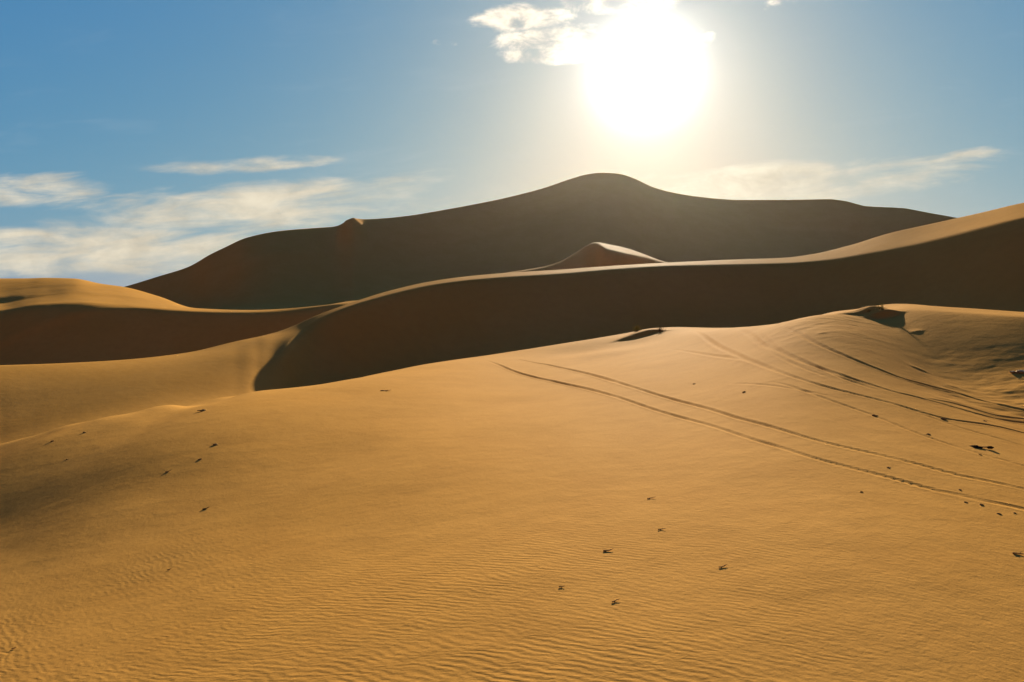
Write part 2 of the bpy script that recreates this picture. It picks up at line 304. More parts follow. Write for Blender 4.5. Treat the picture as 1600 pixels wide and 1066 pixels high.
# gentle relief correction: smooth swells of the sand, millimetres on a log-distance x bearing grid (cubic B-spline)
RELIEF = """
0 0 0 0 0 0 0 0 0 0 0 0 0 0 0 0 0 0 0 0 0 0 0 0 0 0 0 0 0 0 0 0 0 0 -1 -1 -1 -1 -1 -1 -1 -1 -1 -1 -1 -1 -1 -1 -1 -1 -1 -1 -1 -1 -1 -1 -1 -1 -1 -1 -1 -1 -1 -1 -1 -1 -1 -1 -1 -1 -1 -1 0 0 0 0
0 0 0 0 0 0 0 0 0 0 0 0 0 0 0 0 0 0 0 0 0 0 0 0 0 0 0 0 0 0 0 0 0 0 0 1 1 1 1 1 1 1 1 1 1 1 1 1 1 1 1 1 1 1 1 1 1 1 1 1 1 1 1 1 1 1 1 1 1 1 0 0 0 0 0 0
0 0 0 0 0 0 0 0 0 0 0 0 0 0 0 0 0 0 0 0 0 0 0 0 0 0 0 0 0 0 1 1 1 1 1 1 1 2 2 2 2 2 2 2 2 2 2 2 2 2 2 2 2 2 2 2 3 3 3 3 2 2 2 2 2 2 2 2 2 2 1 1 1 0 0 0
0 0 0 0 0 0 0 0 0 0 0 0 0 -1 -1 -1 -1 -1 -1 -1 -1 -1 -1 -1 -1 -1 -1 -1 -1 -1 -1 -2 -2 -3 -3 -4 -4 -5 -5 -6 -6 -6 -6 -6 -6 -6 -6 -6 -6 -6 -7 -7 -7 -7 -7 -7 -7 -7 -7 -7 -6 -6 -5 -5 -4 -4 -4 -3 -3 -2 -2 -1 -1 0 0 1
0 0 0 0 0 -1 -1 -1 -1 -1 -2 -2 -2 -2 -2 -2 -2 -1 -1 -1 -1 -1 -1 -1 -2 -2 -3 -4 -5 -5 -6 -7 -9 -10 -12 -15 -17 -19 -21 -22 -22 -22 -22 -22 -22 -22 -23 -24 -25 -26 -26 -26 -27 -27 -28 -29 -30 -30 -30 -30 -28 -26 -24 -22 -21 -21 -21 -21 -20 -17 -14 -10 -6 -3 0 3
0 0 0 -1 -1 -1 -2 -2 -3 -3 -3 -3 -2 -2 -1 -1 0 1 1 2 2 3 3 2 1 -1 -3 -5 -7 -9 -10 -12 -14 -17 -19 -22 -26 -28 -29 -30 -30 -29 -29 -29 -28 -30 -31 -31 -34 -36 -37 -37 -38 -40 -42 -44 -46 -48 -49 -50 -49 -47 -45 -43 -43 -44 -46 -48 -49 -45 -37 -27 -17 -8 0 6
0 0 -1 -1 -2 -2 -3 -3 -3 -3 -2 -1 1 2 4 6 8 10 11 13 14 14 14 13 11 8 4 1 -1 -3 -4 -5 -5 -6 -6 -5 -4 -1 2 4 7 8 9 10 10 11 10 8 6 4 2 1 -1 -3 -5 -8 -12 -16 -21 -27 -32 -36 -40 -44 -49 -55 -63 -70 -77 -79 -69 -51 -32 -15 -2 10
0 -1 -1 -2 -2 -2 -2 -1 1 3 6 9 13 17 21 25 29 32 35 37 38 38 38 37 35 32 29 28 27 26 26 26 25 23 23 22 23 24 26 29 30 32 33 33 33 33 33 31 29 28 27 26 26 25 23 20 17 14 10 6 3 0 -3 -6 -12 -19 -29 -41 -55 -73 -87 -71 -47 -24 -5 12
-1 -1 -1 -1 0 2 5 9 14 20 26 34 41 48 55 61 67 71 73 75 76 75 73 69 62 55 47 39 34 31 29 27 25 24 23 22 23 25 28 32 35 37 37 38 38 38 38 36 35 34 34 35 35 34 33 30 27 23 19 15 12 10 7 3 -3 -13 -25 -38 -52 -60 -73 -72 -54 -32 -9 12
-4 -2 1 4 8 15 23 33 45 56 67 77 87 96 104 109 111 110 107 102 96 88 79 68 57 45 35 26 19 15 13 12 11 11 12 14 16 19 24 29 33 36 38 38 39 40 40 39 39 40 41 43 44 44 43 40 37 33 29 25 22 19 15 8 -3 -16 -31 -45 -59 -74 -89 -81 -60 -36 -12 11
-9 -2 6 15 26 41 59 79 97 112 123 128 132 135 135 131 125 117 107 96 85 74 61 47 32 18 6 -3 -9 -10 -11 -10 -8 -4 0 6 11 18 24 31 36 40 43 45 46 47 47 48 49 51 53 57 59 60 58 56 53 49 46 43 40 34 25 14 0 -15 -31 -49 -68 -83 -99 -90 -65 -38 -13 11
-16 -1 15 34 57 85 114 137 150 156 155 150 145 140 133 122 110 96 81 67 52 39 24 9 -4 -15 -24 -31 -33 -32 -29 -26 -21 -15 -8 0 9 17 25 32 38 44 47 49 51 52 53 54 57 60 65 70 73 74 72 71 69 68 67 65 59 51 39 25 10 -8 -27 -47 -66 -83 -103 -94 -69 -41 -14 12
-23 0 25 57 96 133 157 171 173 167 155 140 126 116 104 89 73 55 37 21 8 -1 -12 -22 -33 -44 -52 -59 -61 -59 -54 -48 -40 -31 -21 -10 2 13 22 30 38 44 48 51 53 54 55 58 62 68 74 81 84 85 84 84 85 86 86 83 76 65 51 36 18 -2 -23 -43 -64 -84 -105 -97 -72 -43 -15 12
-26 1 32 70 113 148 164 169 161 146 126 106 88 74 58 41 25 11 -1 -13 -24 -34 -47 -59 -71 -81 -89 -94 -95 -91 -84 -74 -62 -48 -35 -21 -7 6 16 25 34 41 46 49 52 54 55 59 65 73 82 90 94 95 96 99 105 109 109 103 91 77 61 44 24 3 -20 -44 -67 -89 -112 -105 -79 -48 -17 12
-23 1 27 59 95 122 132 133 122 104 82 61 46 37 28 16 2 -15 -33 -50 -63 -73 -86 -100 -113 -122 -128 -130 -128 -122 -112 -100 -86 -71 -54 -37 -22 -8 3 14 23 32 38 43 47 50 52 57 65 75 86 96 101 105 108 117 126 132 130 119 103 87 69 49 27 2 -25 -52 -80 -107 -135 -125 -93 -56 -20 14
-15 -4 8 23 42 64 80 85 78 68 57 47 39 32 20 4 -16 -38 -61 -83 -101 -113 -125 -137 -148 -157 -163 -166 -164 -156 -145 -131 -115 -98 -80 -62 -44 -29 -18 -6 5 15 24 31 38 43 47 52 62 74 86 98 106 112 121 136 149 152 146 130 112 92 70 47 21 -7 -39 -73 -107 -138 -173 -159 -119 -72 -26 18
-4 -12 -21 -29 -33 -23 9 31 47 55 54 46 38 31 16 -5 -29 -55 -80 -104 -124 -139 -156 -172 -185 -195 -202 -205 -204 -196 -184 -168 -150 -132 -114 -94 -75 -60 -47 -34 -20 -7 4 14 24 32 38 46 57 71 85 100 112 123 139 161 176 176 164 143 117 91 67 40 9 -28 -66 -105 -146 -186 -231 -213 -159 -96 -33 27
5 -23 -52 -81 -100 -91 -40 0 28 46 53 50 45 38 23 1 -27 -59 -90 -118 -141 -158 -178 -197 -213 -227 -235 -239 -237 -231 -219 -205 -187 -169 -151 -131 -112 -95 -82 -66 -49 -32 -17 -3 11 22 32 42 55 71 88 106 123 142 166 194 208 204 186 160 132 102 73 41 1 -47 -98 -151 -206 -258 -316 -288 -213 -125 -40 41
11 -34 -79 -122 -148 -132 -68 -18 18 40 51 53 50 41 20 -7 -36 -68 -100 -128 -151 -169 -187 -205 -220 -233 -243 -249 -250 -246 -238 -228 -215 -201 -186 -167 -148 -132 -118 -101 -81 -61 -41 -22 -3 13 27 40 56 74 93 115 139 167 201 235 250 242 219 189 158 125 88 46 -6 -69 -135 -203 -273 -346 -423 -376 -269 -152 -43 58
17 -41 -101 -159 -197 -183 -113 -61 -24 -2 10 12 17 26 23 5 -18 -40 -60 -84 -106 -127 -151 -176 -199 -216 -228 -237 -242 -243 -240 -234 -226 -218 -208 -193 -177 -162 -149 -132 -111 -88 -65 -41 -17 5 23 40 58 78 101 129 162 200 244 287 304 298 277 251 218 176 130 72 -3 -87 -172 -262 -351 -433 -506 -430 -296 -160 -40 70
22 -46 -118 -193 -257 -270 -208 -165 -131 -103 -76 -45 -21 -2 9 13 7 -8 -25 -43 -65 -88 -113 -138 -163 -183 -200 -212 -220 -226 -228 -228 -225 -223 -219 -209 -197 -186 -176 -159 -137 -112 -85 -58 -29 -2 22 42 62 84 111 145 187 238 294 347 371 371 362 346 317 269 205 119 10 -116 -232 -331 -413 -461 -483 -396 -267 -141 -31 70
25 -54 -137 -221 -296 -324 -272 -236 -202 -174 -151 -129 -93 -51 -36 -32 -22 -14 -16 -23 -31 -44 -64 -87 -112 -135 -156 -174 -188 -199 -207 -213 -216 -220 -221 -216 -208 -200 -193 -179 -159 -133 -104 -72 -37 -3 27 52 73 97 125 166 220 285 354 424 470 491 497 483 442 368 269 139 -16 -179 -312 -386 -403 -385 -355 -283 -190 -100 -19 56
29 -69 -167 -257 -311 -291 -230 -199 -186 -179 -163 -141 -133 -114 -48 5 14 18 28 25 9 -3 -14 -32 -51 -72 -95 -119 -141 -160 -175 -188 -199 -210 -217 -218 -214 -208 -203 -192 -175 -151 -121 -87 -47 -8 29 59 84 110 143 191 259 342 429 517 589 638 664 639 556 426 263 83 -106 -242 -292 -286 -261 -233 -213 -159 -100 -49 -6 34
39 -81 -205 -327 -421 -418 -249 -113 -9 44 54 16 -2 -4 -31 -4 86 114 106 96 92 68 53 37 20 2 -23 -51 -79 -105 -129 -149 -168 -187 -204 -213 -216 -216 -213 -204 -190 -169 -141 -104 -61 -16 28 64 93 124 163 223 310 410 519 646 753 807 793 701 564 378 153 -48 -149 -150 -116 -95 -88 -74 -52 -32 -20 -10 1 14
51 -90 -238 -390 -518 -542 -375 -235 -113 -28 55 146 91 71 201 210 21 30 68 152 177 137 100 82 75 68 51 24 -5 -38 -70 -100 -125 -151 -176 -195 -209 -217 -221 -217 -208 -192 -167 -132 -85 -34 16 58 95 132 183 260 362 496 657 787 864 891 862 737 511 260 31 -67 -33 11 21 15 14 14 8 7 2 1 2 3
53 -93 -248 -408 -533 -531 -340 -188 -58 98 71 -73 -153 -97 -17 26 -61 -94 -25 34 54 70 73 71 70 70 68 62 52 30 -1 -36 -71 -105 -137 -164 -189 -210 -224 -227 -224 -215 -199 -169 -123 -68 -14 33 77 129 197 288 435 619 705 698 667 636 601 543 417 180 0 22 30 -1 -13 -5 1 2 -1 -3 -1 1 1 1
37 -85 -214 -350 -462 -463 -233 -33 73 143 65 -5 -13 -22 -48 -46 -54 42 96 0 -20 5 21 33 40 45 50 53 53 49 39 20 -9 -46 -86 -123 -158 -191 -220 -233 -238 -239 -230 -206 -168 -117 -62 -11 46 115 198 339 523 599 563 483 402 327 245 134 4 -93 -70 -6 -15 -13 -6 -11 -21 -24 -18 -9 -3 0 2 2
6 -69 -145 -211 -240 -183 -22 39 -31 -96 -78 -2 56 61 31 0 -9 9 -18 -8 7 -2 -3 2 10 17 23 29 33 36 37 34 25 6 -25 -64 -109 -157 -204 -235 -248 -255 -278 -292 -259 -194 -125 -69 -8 81 225 397 474 441 358 264 178 100 32 -16 -25 55 103 73 28 3 -8 -15 -20 -22 -18 -11 -5 -1 1 3
-19 -50 -75 -83 -64 -19 28 42 16 -12 -7 7 11 15 22 19 5 -9 -17 -4 2 1 2 -1 -2 0 3 7 11 14 18 20 20 16 5 -17 -55 -108 -171 -227 -261 -260 -228 -186 -162 -155 -157 -140 -63 79 233 314 306 249 176 105 47 8 -8 0 20 57 82 72 45 19 1 -9 -14 -14 -12 -9 -5 -2 0 3
-13 -42 -64 -75 -73 -63 -48 -22 7 17 13 -11 -36 -38 -14 13 27 24 9 -10 -17 -11 -3 1 1 0 -1 -1 -1 0 0 2 3 5 5 2 -13 -50 -111 -186 -268 -346 -390 -380 -352 -340 -332 -266 -122 24 116 145 130 95 55 22 2 -3 1 7 21 35 43 42 33 20 7 -1 -6 -7 -7 -5 -4 -2 0 2
41 -57 -152 -241 -313 -356 -356 -306 -231 -165 -124 -109 -107 -103 -85 -53 -10 27 41 27 7 -4 -8 -5 -2 0 1 0 0 0 0 -1 -1 -1 -1 0 3 7 11 12 5 -19 -59 -90 -99 -102 -101 -76 -34 0 15 17 12 6 0 -2 -1 1 3 7 11 15 17 17 16 12 7 3 0 -2 -3 -2 -2 -1 0 1
139 -91 -332 -585 -818 -962 -935 -802 -634 -480 -358 -270 -221 -195 -193 -193 -162 -92 -15 48 69 30 -3 -9 -6 -2 -1 0 0 0 0 1 1 1 0 0 -1 -3 -3 -1 7 24 43 51 46 40 34 23 10 0 -4 -5 -3 -2 0 1 1 1 2 3 3 3 3 4 4 5 4 3 1 0 0 -1 -1 -1 0 0
248 -123 -530 -994 -1464 -1732 -1502 -1266 -1016 -790 -588 -425 -326 -243 -247 -298 -316 -257 -216 -121 -34 0 6 -2 -2 -1 -1 -1 0 0 0 0 0 1 1 1 0 0 -2 -8 -22 -41 -55 -55 -45 -34 -25 -16 -7 0 3 3 2 2 0 0 0 0 0 0 0 -1 -1 -1 0 1 1 1 1 0 0 0 0 0 0 0
301 -132 -616 -1182 -1744 -2016 -1793 -1592 -1333 -1072 -799 -549 -335 -185 -74 -43 -86 -203 -338 -322 -246 -91 30 30 3 4 3 0 0 0 0 0 0 0 0 0 0 0 0 0 -3 -10 -19 -25 -26 -24 -20 -13 -6 -1 2 3 2 1 0 0 0 0 0 -1 -1 -1 -1 -1 -1 0 0 0 0 0 0 0 0 0 0 0
251 -99 -488 -945 -1425 -1703 -1559 -1412 -1238 -1047 -831 -593 -348 -107 113 305 450 517 509 444 574 145 -92 45 -25 -13 2 1 0 0 0 0 0 0 0 0 0 0 0 2 6 11 14 13 10 7 4 2 1 0 0 0 0 0 0 0 0 0 0 0 0 0 0 0 0 0 0 0 0 0 0 0 0 0 0 0
124 -43 -209 -367 -492 -531 -546 -567 -546 -494 -421 -324 -200 -57 122 327 563 832 1079 1331 1698 285 -425 68 19 -14 2 1 0 0 0 0 0 0 0 0 0 0 0 -1 -3 -3 -2 -1 1 1 2 1 1 0 0 0 0 0 0 0 0 0 0 0 0 0 0 0 0 0 0 0 0 0 0 0 0 0 0 0
19 8 23 74 137 188 239 260 232 191 136 85 48 25 34 87 168 257 373 553 1029 888 233 -71 126 11 2 -6 0 0 0 0 0 0 0 0 0 0 0 1 1 0 0 -1 -1 -2 -1 -1 -1 0 0 0 0 0 0 0 0 0 0 0 0 0 0 0 0 0 0 0 0 0 0 0 0 0 0 0
-3 12 22 20 8 -17 -42 -46 -31 -15 -3 3 -8 -41 -103 -175 -229 -269 -285 -321 -364 -93 0 -176 -49 -31 11 -2 2 -1 1 0 0 0 0 0 0 0 0 0 0 1 1 1 2 1 1 1 0 0 0 0 0 0 0 0 0 0 0 0 0 0 0 0 0 0 0 0 0 0 0 0 0 0 0 0
12 -6 -37 -83 -136 -187 -225 -240 -225 -189 -136 -74 -5 67 133 178 198 198 153 -53 -378 -389 -5 283 132 15 -6 -3 0 0 0 0 0 0 0 0 0 0 0 -1 -1 -1 -1 -1 -1 -1 0 0 0 0 0 0 0 0 0 0 0 0 0 0 0 0 0 0 0 0 0 0 0 0 0 0 0 0 0 0
28 -25 -82 -143 -203 -256 -294 -309 -299 -260 -194 -101 15 147 281 395 464 462 366 181 -14 -84 10 136 158 112 55 18 0 -6 -5 -3 -1 0 0 0 0 0 -1 -1 -2 -3 -3 -3 -3 -2 -1 0 0 0 0 0 0 0 0 0 0 0 0 0 0 0 0 0 0 0 0 0 0 0 0 0 0 0 0 0
"""
def bspl(x, x0, x1, n):
    h = (x1 - x0) / (n - 3); t = (x - x0) / h
    i = np.clip(np.floor(t).astype(int), 0, n - 4); f = np.clip(t - i, 0, 1)
    Wt = np.stack([(1 - f)**3, 3*f**3 - 6*f**2 + 4, -3*f**3 + 3*f**2 + 3*f + 1, f**3], -1) / 6
    M = np.zeros((len(x), n))
    for k in range(4): M[np.arange(len(x)), i + k] = Wt[:, k]
    return M
CR = np.array([[float(a) for a in l.split()] for l in RELIEF.strip().splitlines()]) / 1000.0
win = np.clip((R - 2.6) / 1.0, 0, 1) * np.clip((69 - R) / 7, 0, 1) * (R > 3.0) * (R < 70)
H += (bspl(np.log(R), math.log(3.0), math.log(70.0), 40) @ CR @ bspl(THc, math.radians(-37.5), math.radians(37.5), 76).T) * win[:, None]

# smooth value noise for gentle swells
def vnoise(x, y, seed):
    rg = np.random.RandomState(seed).rand(256, 256)
    xi = np.floor(x).astype(int); yi = np.floor(y).astype(int); fx = x - xi; fy = y - yi
    fx = fx*fx*(3-2*fx); fy = fy*fy*(3-2*fy)
    a = rg[xi & 255, yi & 255]; b = rg[(xi+1) & 255, yi & 255]; c = rg[xi & 255, (yi+1) & 255]; d = rg[(xi+1) & 255, (yi+1) & 255]
    return (a*(1-fx)+b*fx)*(1-fy) + (c*(1-fx)+d*fx)*fy - 0.5
fade = np.clip((rr - 2) / 6, 0, 1)
H += fade * (0.05 * vnoise(X/3.1, Yw/4.3, 1) + 0.02 * vnoise(X/1.3+9, Yw/1.5, 2)) * np.clip(1.5 - rr/40, 0, 1)
farw = np.clip((rr - 200) / 60, 0, 1) * np.clip((900 - rr) / 400, 0, 1)
edge = np.clip(np.abs(rr - YY[20][None, :]) / 30, 0.0, 1)
dd = YY[20][None, :] - rr
uw = np.clip((U - 526) / 14, 0, 1) * np.clip((575 - U) / 22, 0, 1)
H += uw[None, :] * np.where(dd > 0, np.where(dd < 13, 0.41 * dd, 5.33 * np.exp(-((dd - 13) / 11) ** 2)), 0)
fold = np.sin(TH[None, :] * rr / 19.0 + 3.0 * vnoise(X/90, Yw/90, 91) + rr / 55.0)
H += farw * edge * (2.8 * fold * (0.6 + vnoise(X/120, Yw/120, 92)) + 8.0 * vnoise(X/80+3, Yw/100, 14) + 3.6 * vnoise(X/46, Yw/60, 4) + 1.0 * vnoise(X/15+5, Yw/30, 5))

colf = lambda th: np.interp(th, TH, np.arange(NC))
def hmap(x, y):
    th = math.atan2(x, y); r = math.hypot(x, y)
    c = float(colf(th)); k = float(np.interp(r, R, np.arange(NR)))
    c0 = min(int(c), NC-2); k0 = min(int(k), NR-2); fc = c-c0; fk = k-k0
    return (H[k0, c0]*(1-fc)+H[k0, c0+1]*fc)*(1-fk) + (H[k0+1, c0]*(1-fc)+H[k0+1, c0+1]*fc)*fk
def hit(u, v):
    """where the sight line of photo pixel (u, v) meets the sand: world x, y, z(rel. eye)"""
    th = math.atan((u - 800) / FPX); c = int(round(float(colf(th))))
    zray = -R * math.cos(th) * (v - HOR) / FPX
    d = H[:, c] - zray
    k = int(np.argmax(d > 0))
    if k > 0:
        f = -d[k-1] / (d[k] - d[k-1]); r = R[k-1] + f * (R[k] - R[k-1])
    else: r = R[0]
    return r * math.sin(th), r * math.cos(th)

# hummocks on the foreground crest: steep towards the camera, drawn out behind
def hummock(u, v, w, hgt, face, tail, skew=0.0, back=0.0):
    global H
    x0, y0 = hit(u, v); y0 += back
    lx = X - x0; ly = Yw - y0 - skew * lx
    gx = np.exp(-np.abs(lx / w) ** 2.4)
    gy = np.where(ly < 0, np.clip(1 + ly / face, 0, 1), np.exp(-(ly / tail) ** 2))
    gy = np.where(ly < 0, gy * gy * (3 - 2 * gy), gy)
    H = H + hgt * gx * gy * (1 + 0.25 * vnoise(lx * 2.0, ly * 2.0, 7))
hummock(1003, 525, 0.95, 0.20, 0.40, 1.2, 0.10)
hummock(1380, 496, 0.38, 0.21, 0.24, 1.3, 0.05)
hummock(1345, 489, 0.55, 0.07, 0.22, 0.8)
# rough patches of wind-scoured sand on the right
for (u, v, w_, h_) in ((1285, 521, .12, .015),
                       (1435, 577, .15, .02), (1432, 519, .14, .025)):
    hummock(u, v, w_, h_, w_ * .7, w_ * 1.2)
def patch(u0, u1, r0, r1):
    a = np.clip((U - u0) / 80, 0, 1) * np.clip((u1 - U) / 80 + (u1 > 1590), 0, 1)
    return a[None, :] * np.clip((rr - r0) / 3, 0, 1) * np.clip((r1 - rr) / 2, 0, 1)
fb = sum(vnoise(X * f + 3 * k, Yw * f * 1.6 + k, 30 + k) / f ** .8 for k, f in enumerate((1.1, 2.3, 4.7, 7.5)))
H += patch(1400, 2300, 12.5, 20) * 0.038 * fb * np.clip(0.7 + 2.0 * vnoise(X / 2.3, Yw / 1.7, 51), 0, 1.4)
H += patch(1150, 1420, 16, 30) * 0.02 * fb

# vehicle tracks pressed into the sand (photo pixels -> points on the ground)
tracks = [
 ([(756, 563), (814, 584), (900, 604), (956, 618), (1022, 640), (1100, 662), (1194, 692), (1287, 720), (1381, 744), (1475, 769), (1600, 796)], 0.070, 0.050),
 ([(800, 560), (842, 568), (900, 580), (975, 601), (1050, 624), (1100, 637), (1162, 656), (1287, 691), (1412, 720), (1522, 748), (1600, 764)], 0.068, 0.046),
 ([(1069, 513.5), (1106, 531), (1134, 547), (1176, 565), (1238, 588), (1300, 607), (1391, 630), (1475, 654), (1600, 677)], 0.075, 0.036),
 ([(1155, 516), (1197, 540), (1246, 563), (1300, 581), (1347, 597), (1412, 616), (1460, 628), (1520, 645), (1600, 661)], 0.075, 0.036),
 ([(1165, 526), (1210, 552), (1258, 576), (1300, 592)], 0.065, 0.03),
 ([(1440, 622), (1500, 634), (1550, 648), (1600, 655)], 0.065, 0.03),
 ([(1180, 520), (1215, 545), (1262, 566), (1320, 592), (1370, 610)], 0.065, 0.035),
 ([(1222, 512), (1271, 534), (1308, 551), (1362, 573), (1411, 592), (1450, 603), (1506, 618), (1600, 641)], 0.07, 0.034),
 ([(1200, 596), (1287, 622), (1366, 650), (1444, 681), (1537, 711), (1600, 728)], 0.065, 0.026),
 ([(1410, 636), (1475, 660), (1540, 680), (1600, 697)], 0.065, 0.022),
 ([(1040, 545), (1120, 556), (1190, 572)], 0.07, 0.02),
 ([(1130, 600), (1230, 606), (1330, 628)], 0.07, 0.018),
]
Hbase = H.copy()
for ti, (pts, wd, dep) in enumerate(tracks):
    W = [hit(*p) for p in pts]
    th = np.array([math.atan2(x, y) for x, y in W]); rt = np.array([math.hypot(x, y) for x, y in W])
    ext = 0.25 if pts[-1][0] >= 1600 else 0.0
    if ext:
        sl_ = (rt[-1] - rt[-2]) / (th[-1] - th[-2]); th = np.append(th, th[-1] + ext); rt = np.append(rt, max(rt[-1] * 0.55, rt[-1] + sl_ * ext * 0.5))
    cols = np.where((TH >= th[0]) & (TH <= th[-1]))[0]
    rc = pchip(th, rt, TH[cols]); rc = smooth1(rc, 5)
    dr = np.gradient(rc, TH[cols]); ca = 1 / np.sqrt(1 + (dr / rc) ** 2)
    e = np.minimum(np.clip((TH[cols] - th[0]) / 0.03, 0, 1), 1.0) if ext else np.clip((TH[cols]-th[0])/.03, 0, 1) * np.clip((th[-1]-TH[cols])/.03, 0, 1)
    d = (rr - rc[None, :]) * ca[None, :]
    e = e * (0.80 + 0.5 * vnoise(TH[cols] * 45, TH[cols] * 0 + ti * 7, 20 + ti) + 0.25 * vnoise(TH[cols] * 190, TH[cols] * 0 + ti * 5, 60 + ti))
    # flat-bottomed rut with small berms
    wd = wd * 0.72
    sc = np.clip(rc / 20, .5, 1.1)[None, :]; d = d / sc
    prof = -np.exp(-np.abs(d / wd) ** 2.4) + 0.35 * np.exp(-((np.abs(d) - wd * 1.8) / (wd * 0.8)) ** 2)
    H[:, cols] += dep * 0.85 * e[None, :] * sc * prof
H = np.where(rr > 60, Hbase, H)

Zw = H + EYE

# ------------------------------------------------------------------ materials
def newmat(name):
    m = bpy.data.materials.new(name); m.use_nodes = True
    m.node_tree.nodes.clear(); gg = G(m.node_tree)
    out = gg.n('ShaderNodeOutputMaterial'); b = gg.n('ShaderNodeBsdfPrincipled')
    m.node_tree.links.new(b.outputs[0], out.inputs[0])
    b.inputs['Specular IOR Level'].default_value = 0.0
    return m, gg, b

def sand_mat():
    m, s, b = newmat('sand')
    pos = s.n('ShaderNodeNewGeometry').outputs['Position']
    x, y, z = s.sep(pos)
    big = s.noise(pos, 0.12, 4, 0.6)
    med = s.noise(pos, 1.3, 6, 0.65)
    grain = s.noise(pos, 90.0, 4, 0.75)
    c = s.mix(s.ss(big, .3, .7), (0.59, 0.266, 0.050, 1), (0.63, 0.292, 0.062, 1))
    c = s.mix(s.ss(med, .35, .75, 0, .55), c, (0.52, 0.228, 0.044, 1))
    c = s.mix(s.ss(grain, .35, .75, 0.0, .5), c, (0.40, 0.180, 0.04, 1))
    s.put(b.inputs['Base Color'], c)
    b.inputs['Roughness'].default_value = 0.85
    b.inputs['Specular IOR Level'].default_value = 0.002
    # wind ripples: warped wave fronts, broken up where crests fork, fading out with distance from the photographer's feet
    wa = s.noise(s.xyz(s.mul(x, .5), s.mul(y, .4), 0), 1.0, 2, .5)
    wb = s.noise(s.xyz(s.mul(x, 2.4), s.mul(y, 4.2), 4), 1.0, 2, .55)
    wc = s.noise(s.xyz(s.mul(x, 6.0), s.mul(y, 14.0), 8), 1.0, 2, .5)
    wd = s.noise(s.xyz(s.mul(x, 4.5), s.mul(y, 11.0), 12), 1.0, 3, .6)
    k = 2 * math.pi / 0.062
    ph = s.add(s.add(y, s.mul(x, 0.62)), s.add(s.mul(s.sub(wa, .5), 0.40), s.add(s.mul(s.sub(wb, .5), .11), s.mul(s.sub(wc, .5), .05))))
    w1 = s.m('SINE', s.mul(ph, k))
    ph_b = s.add(s.add(y, s.mul(x, 0.80)), s.add(s.mul(s.sub(wa, .5), 0.40), s.add(s.mul(s.sub(wb, .5), .17), s.mul(s.sub(wd, .5), .05))))
    w2 = s.m('SINE', s.mul(ph_b, k * 0.80))
    sel = s.ss(wd, .40, .60)
    rip = s.add(s.mul(w1, s.add(s.mul(sel, 1.0), .12)), s.mul(w2, s.sub(.95, s.mul(sel, .9))))
    r = s.m('SQRT', s.add(s.mul(x, x), s.mul(y, y)))
    # left flank: another, finer set running diagonally
    ph2 = s.add(s.add(s.mul(y, .62), s.mul(x, .78)), s.add(s.mul(s.sub(wb, .5), .16), s.mul(s.sub(wc, .5), .06)))
    rip2 = s.mul(s.m('SINE', s.mul(ph2, 2 * math.pi / 0.060)), s.add(.3, sel))
    left = s.ss(s.add(x, s.mul(y, 0.30)), -0.9, 0.5, 1.0, 0.0)
    patch = s.ss(s.noise(s.xyz(s.mul(x, .6), s.mul(y, .5), 2), 1.0, 3, .6), .36, .66)
    f1 = s.mul(s.ss(r, 4.5, 9.5, 1.0, 0.0), s.add(.45, s.mul(patch, .55)))
    right = s.ss(x, 0.4, 3.0, 1.0, 0.22)
    f2 = s.mul(s.mul(s.ss(r, 7.0, 13.0, 1.0, 0.0), s.ss(r, 5.0, 7.5)), s.mul(left, s.add(.2, s.mul(patch, .8))))
    hgt = s.add(s.mul(s.mul(rip, 0.0011), s.mul(f1, right)), s.mul(s.mul(rip2, 0.0008), f2))
    lump = s.add(s.mul(s.noise(pos, 2.2, 5, .6), 0.013), s.mul(s.noise(pos, 22.0, 4, .7), 0.0035))
    lump = s.mul(lump, s.ss(r, 60, 140, 1.0, 0.0))
    gr = s.mul(grain, s.mul(s.ss(r, 12, 40, 0.0014, 0.0), 1.0))
    far = s.mul(s.noise(pos, .22, 4, .5), s.ss(r, 40, 140, 0.0, 0.14))
    bp = s.n('ShaderNodeBump'); bp.inputs['Strength'].default_value = 1.0; bp.inputs['Distance'].default_value = 1.0
    s.put(bp.inputs['Height'], s.add(s.add(hgt, s.add(lump, gr)), far))
    s.put(b.inputs['Normal'], bp.outputs[0])
    return m
SAND = sand_mat()

def plain(name, c1, c2, scale=40, rough=.8, trans=0.0):
    m, s, b = newmat(name)
    pos = s.n('ShaderNodeTexCoord').outputs['Object']
    s.put(b.inputs['Base Color'], s.mix(s.ss(s.noise(pos, scale, 4, .6), .35, .7), (*c1, 1), (*c2, 1)))
    b.inputs['Roughness'].default_value = rough
    if trans:
        tr = s.n('ShaderNodeBsdfTranslucent'); tr.inputs[0].default_value = (*c2, 1)
        mx = s.n('ShaderNodeMixShader'); mx.inputs[0].default_value = trans
        out = [n for n in m.node_tree.nodes if n.type == 'OUTPUT_MATERIAL'][0]
        m.node_tree.links.new(b.outputs[0], mx.inputs[1]); m.node_tree.links.new(tr.outputs[0], mx.inputs[2])
        m.node_tree.links.new(mx.outputs[0], out.inputs[0])
    return m
GRASS = plain('dry_green_grass', (.17, .15, .04), (.30, .22, .07), 30, .6, .5)
STRAW = plain('dead_straw', (.14, .09, .04), (.24, .16, .07), 30, .7, .25)
BARK = plain('weathered_twig', (.20, .11, .045), (.34, .19, .08), 60, .9)
DARK = plain('charred_wood', (.018, .013, .009), (.05, .035, .02), 50, .9)
CLOD = plain('crusted_sand', (.32, .165, .050), (.46, .24, .075), 30, .95)
STONE = plain('pale_stone', (.42, .30, .19), (.55, .40, .26), 14, .9)

# ------------------------------------------------------------------ build the dune meshes
def setp(o, label=None, cat=None, group=None, kind=None):
    if label: o['label'] = label
    if cat: o['category'] = cat
    if group: o['group'] = group
    if kind: o['kind'] = kind
    return o

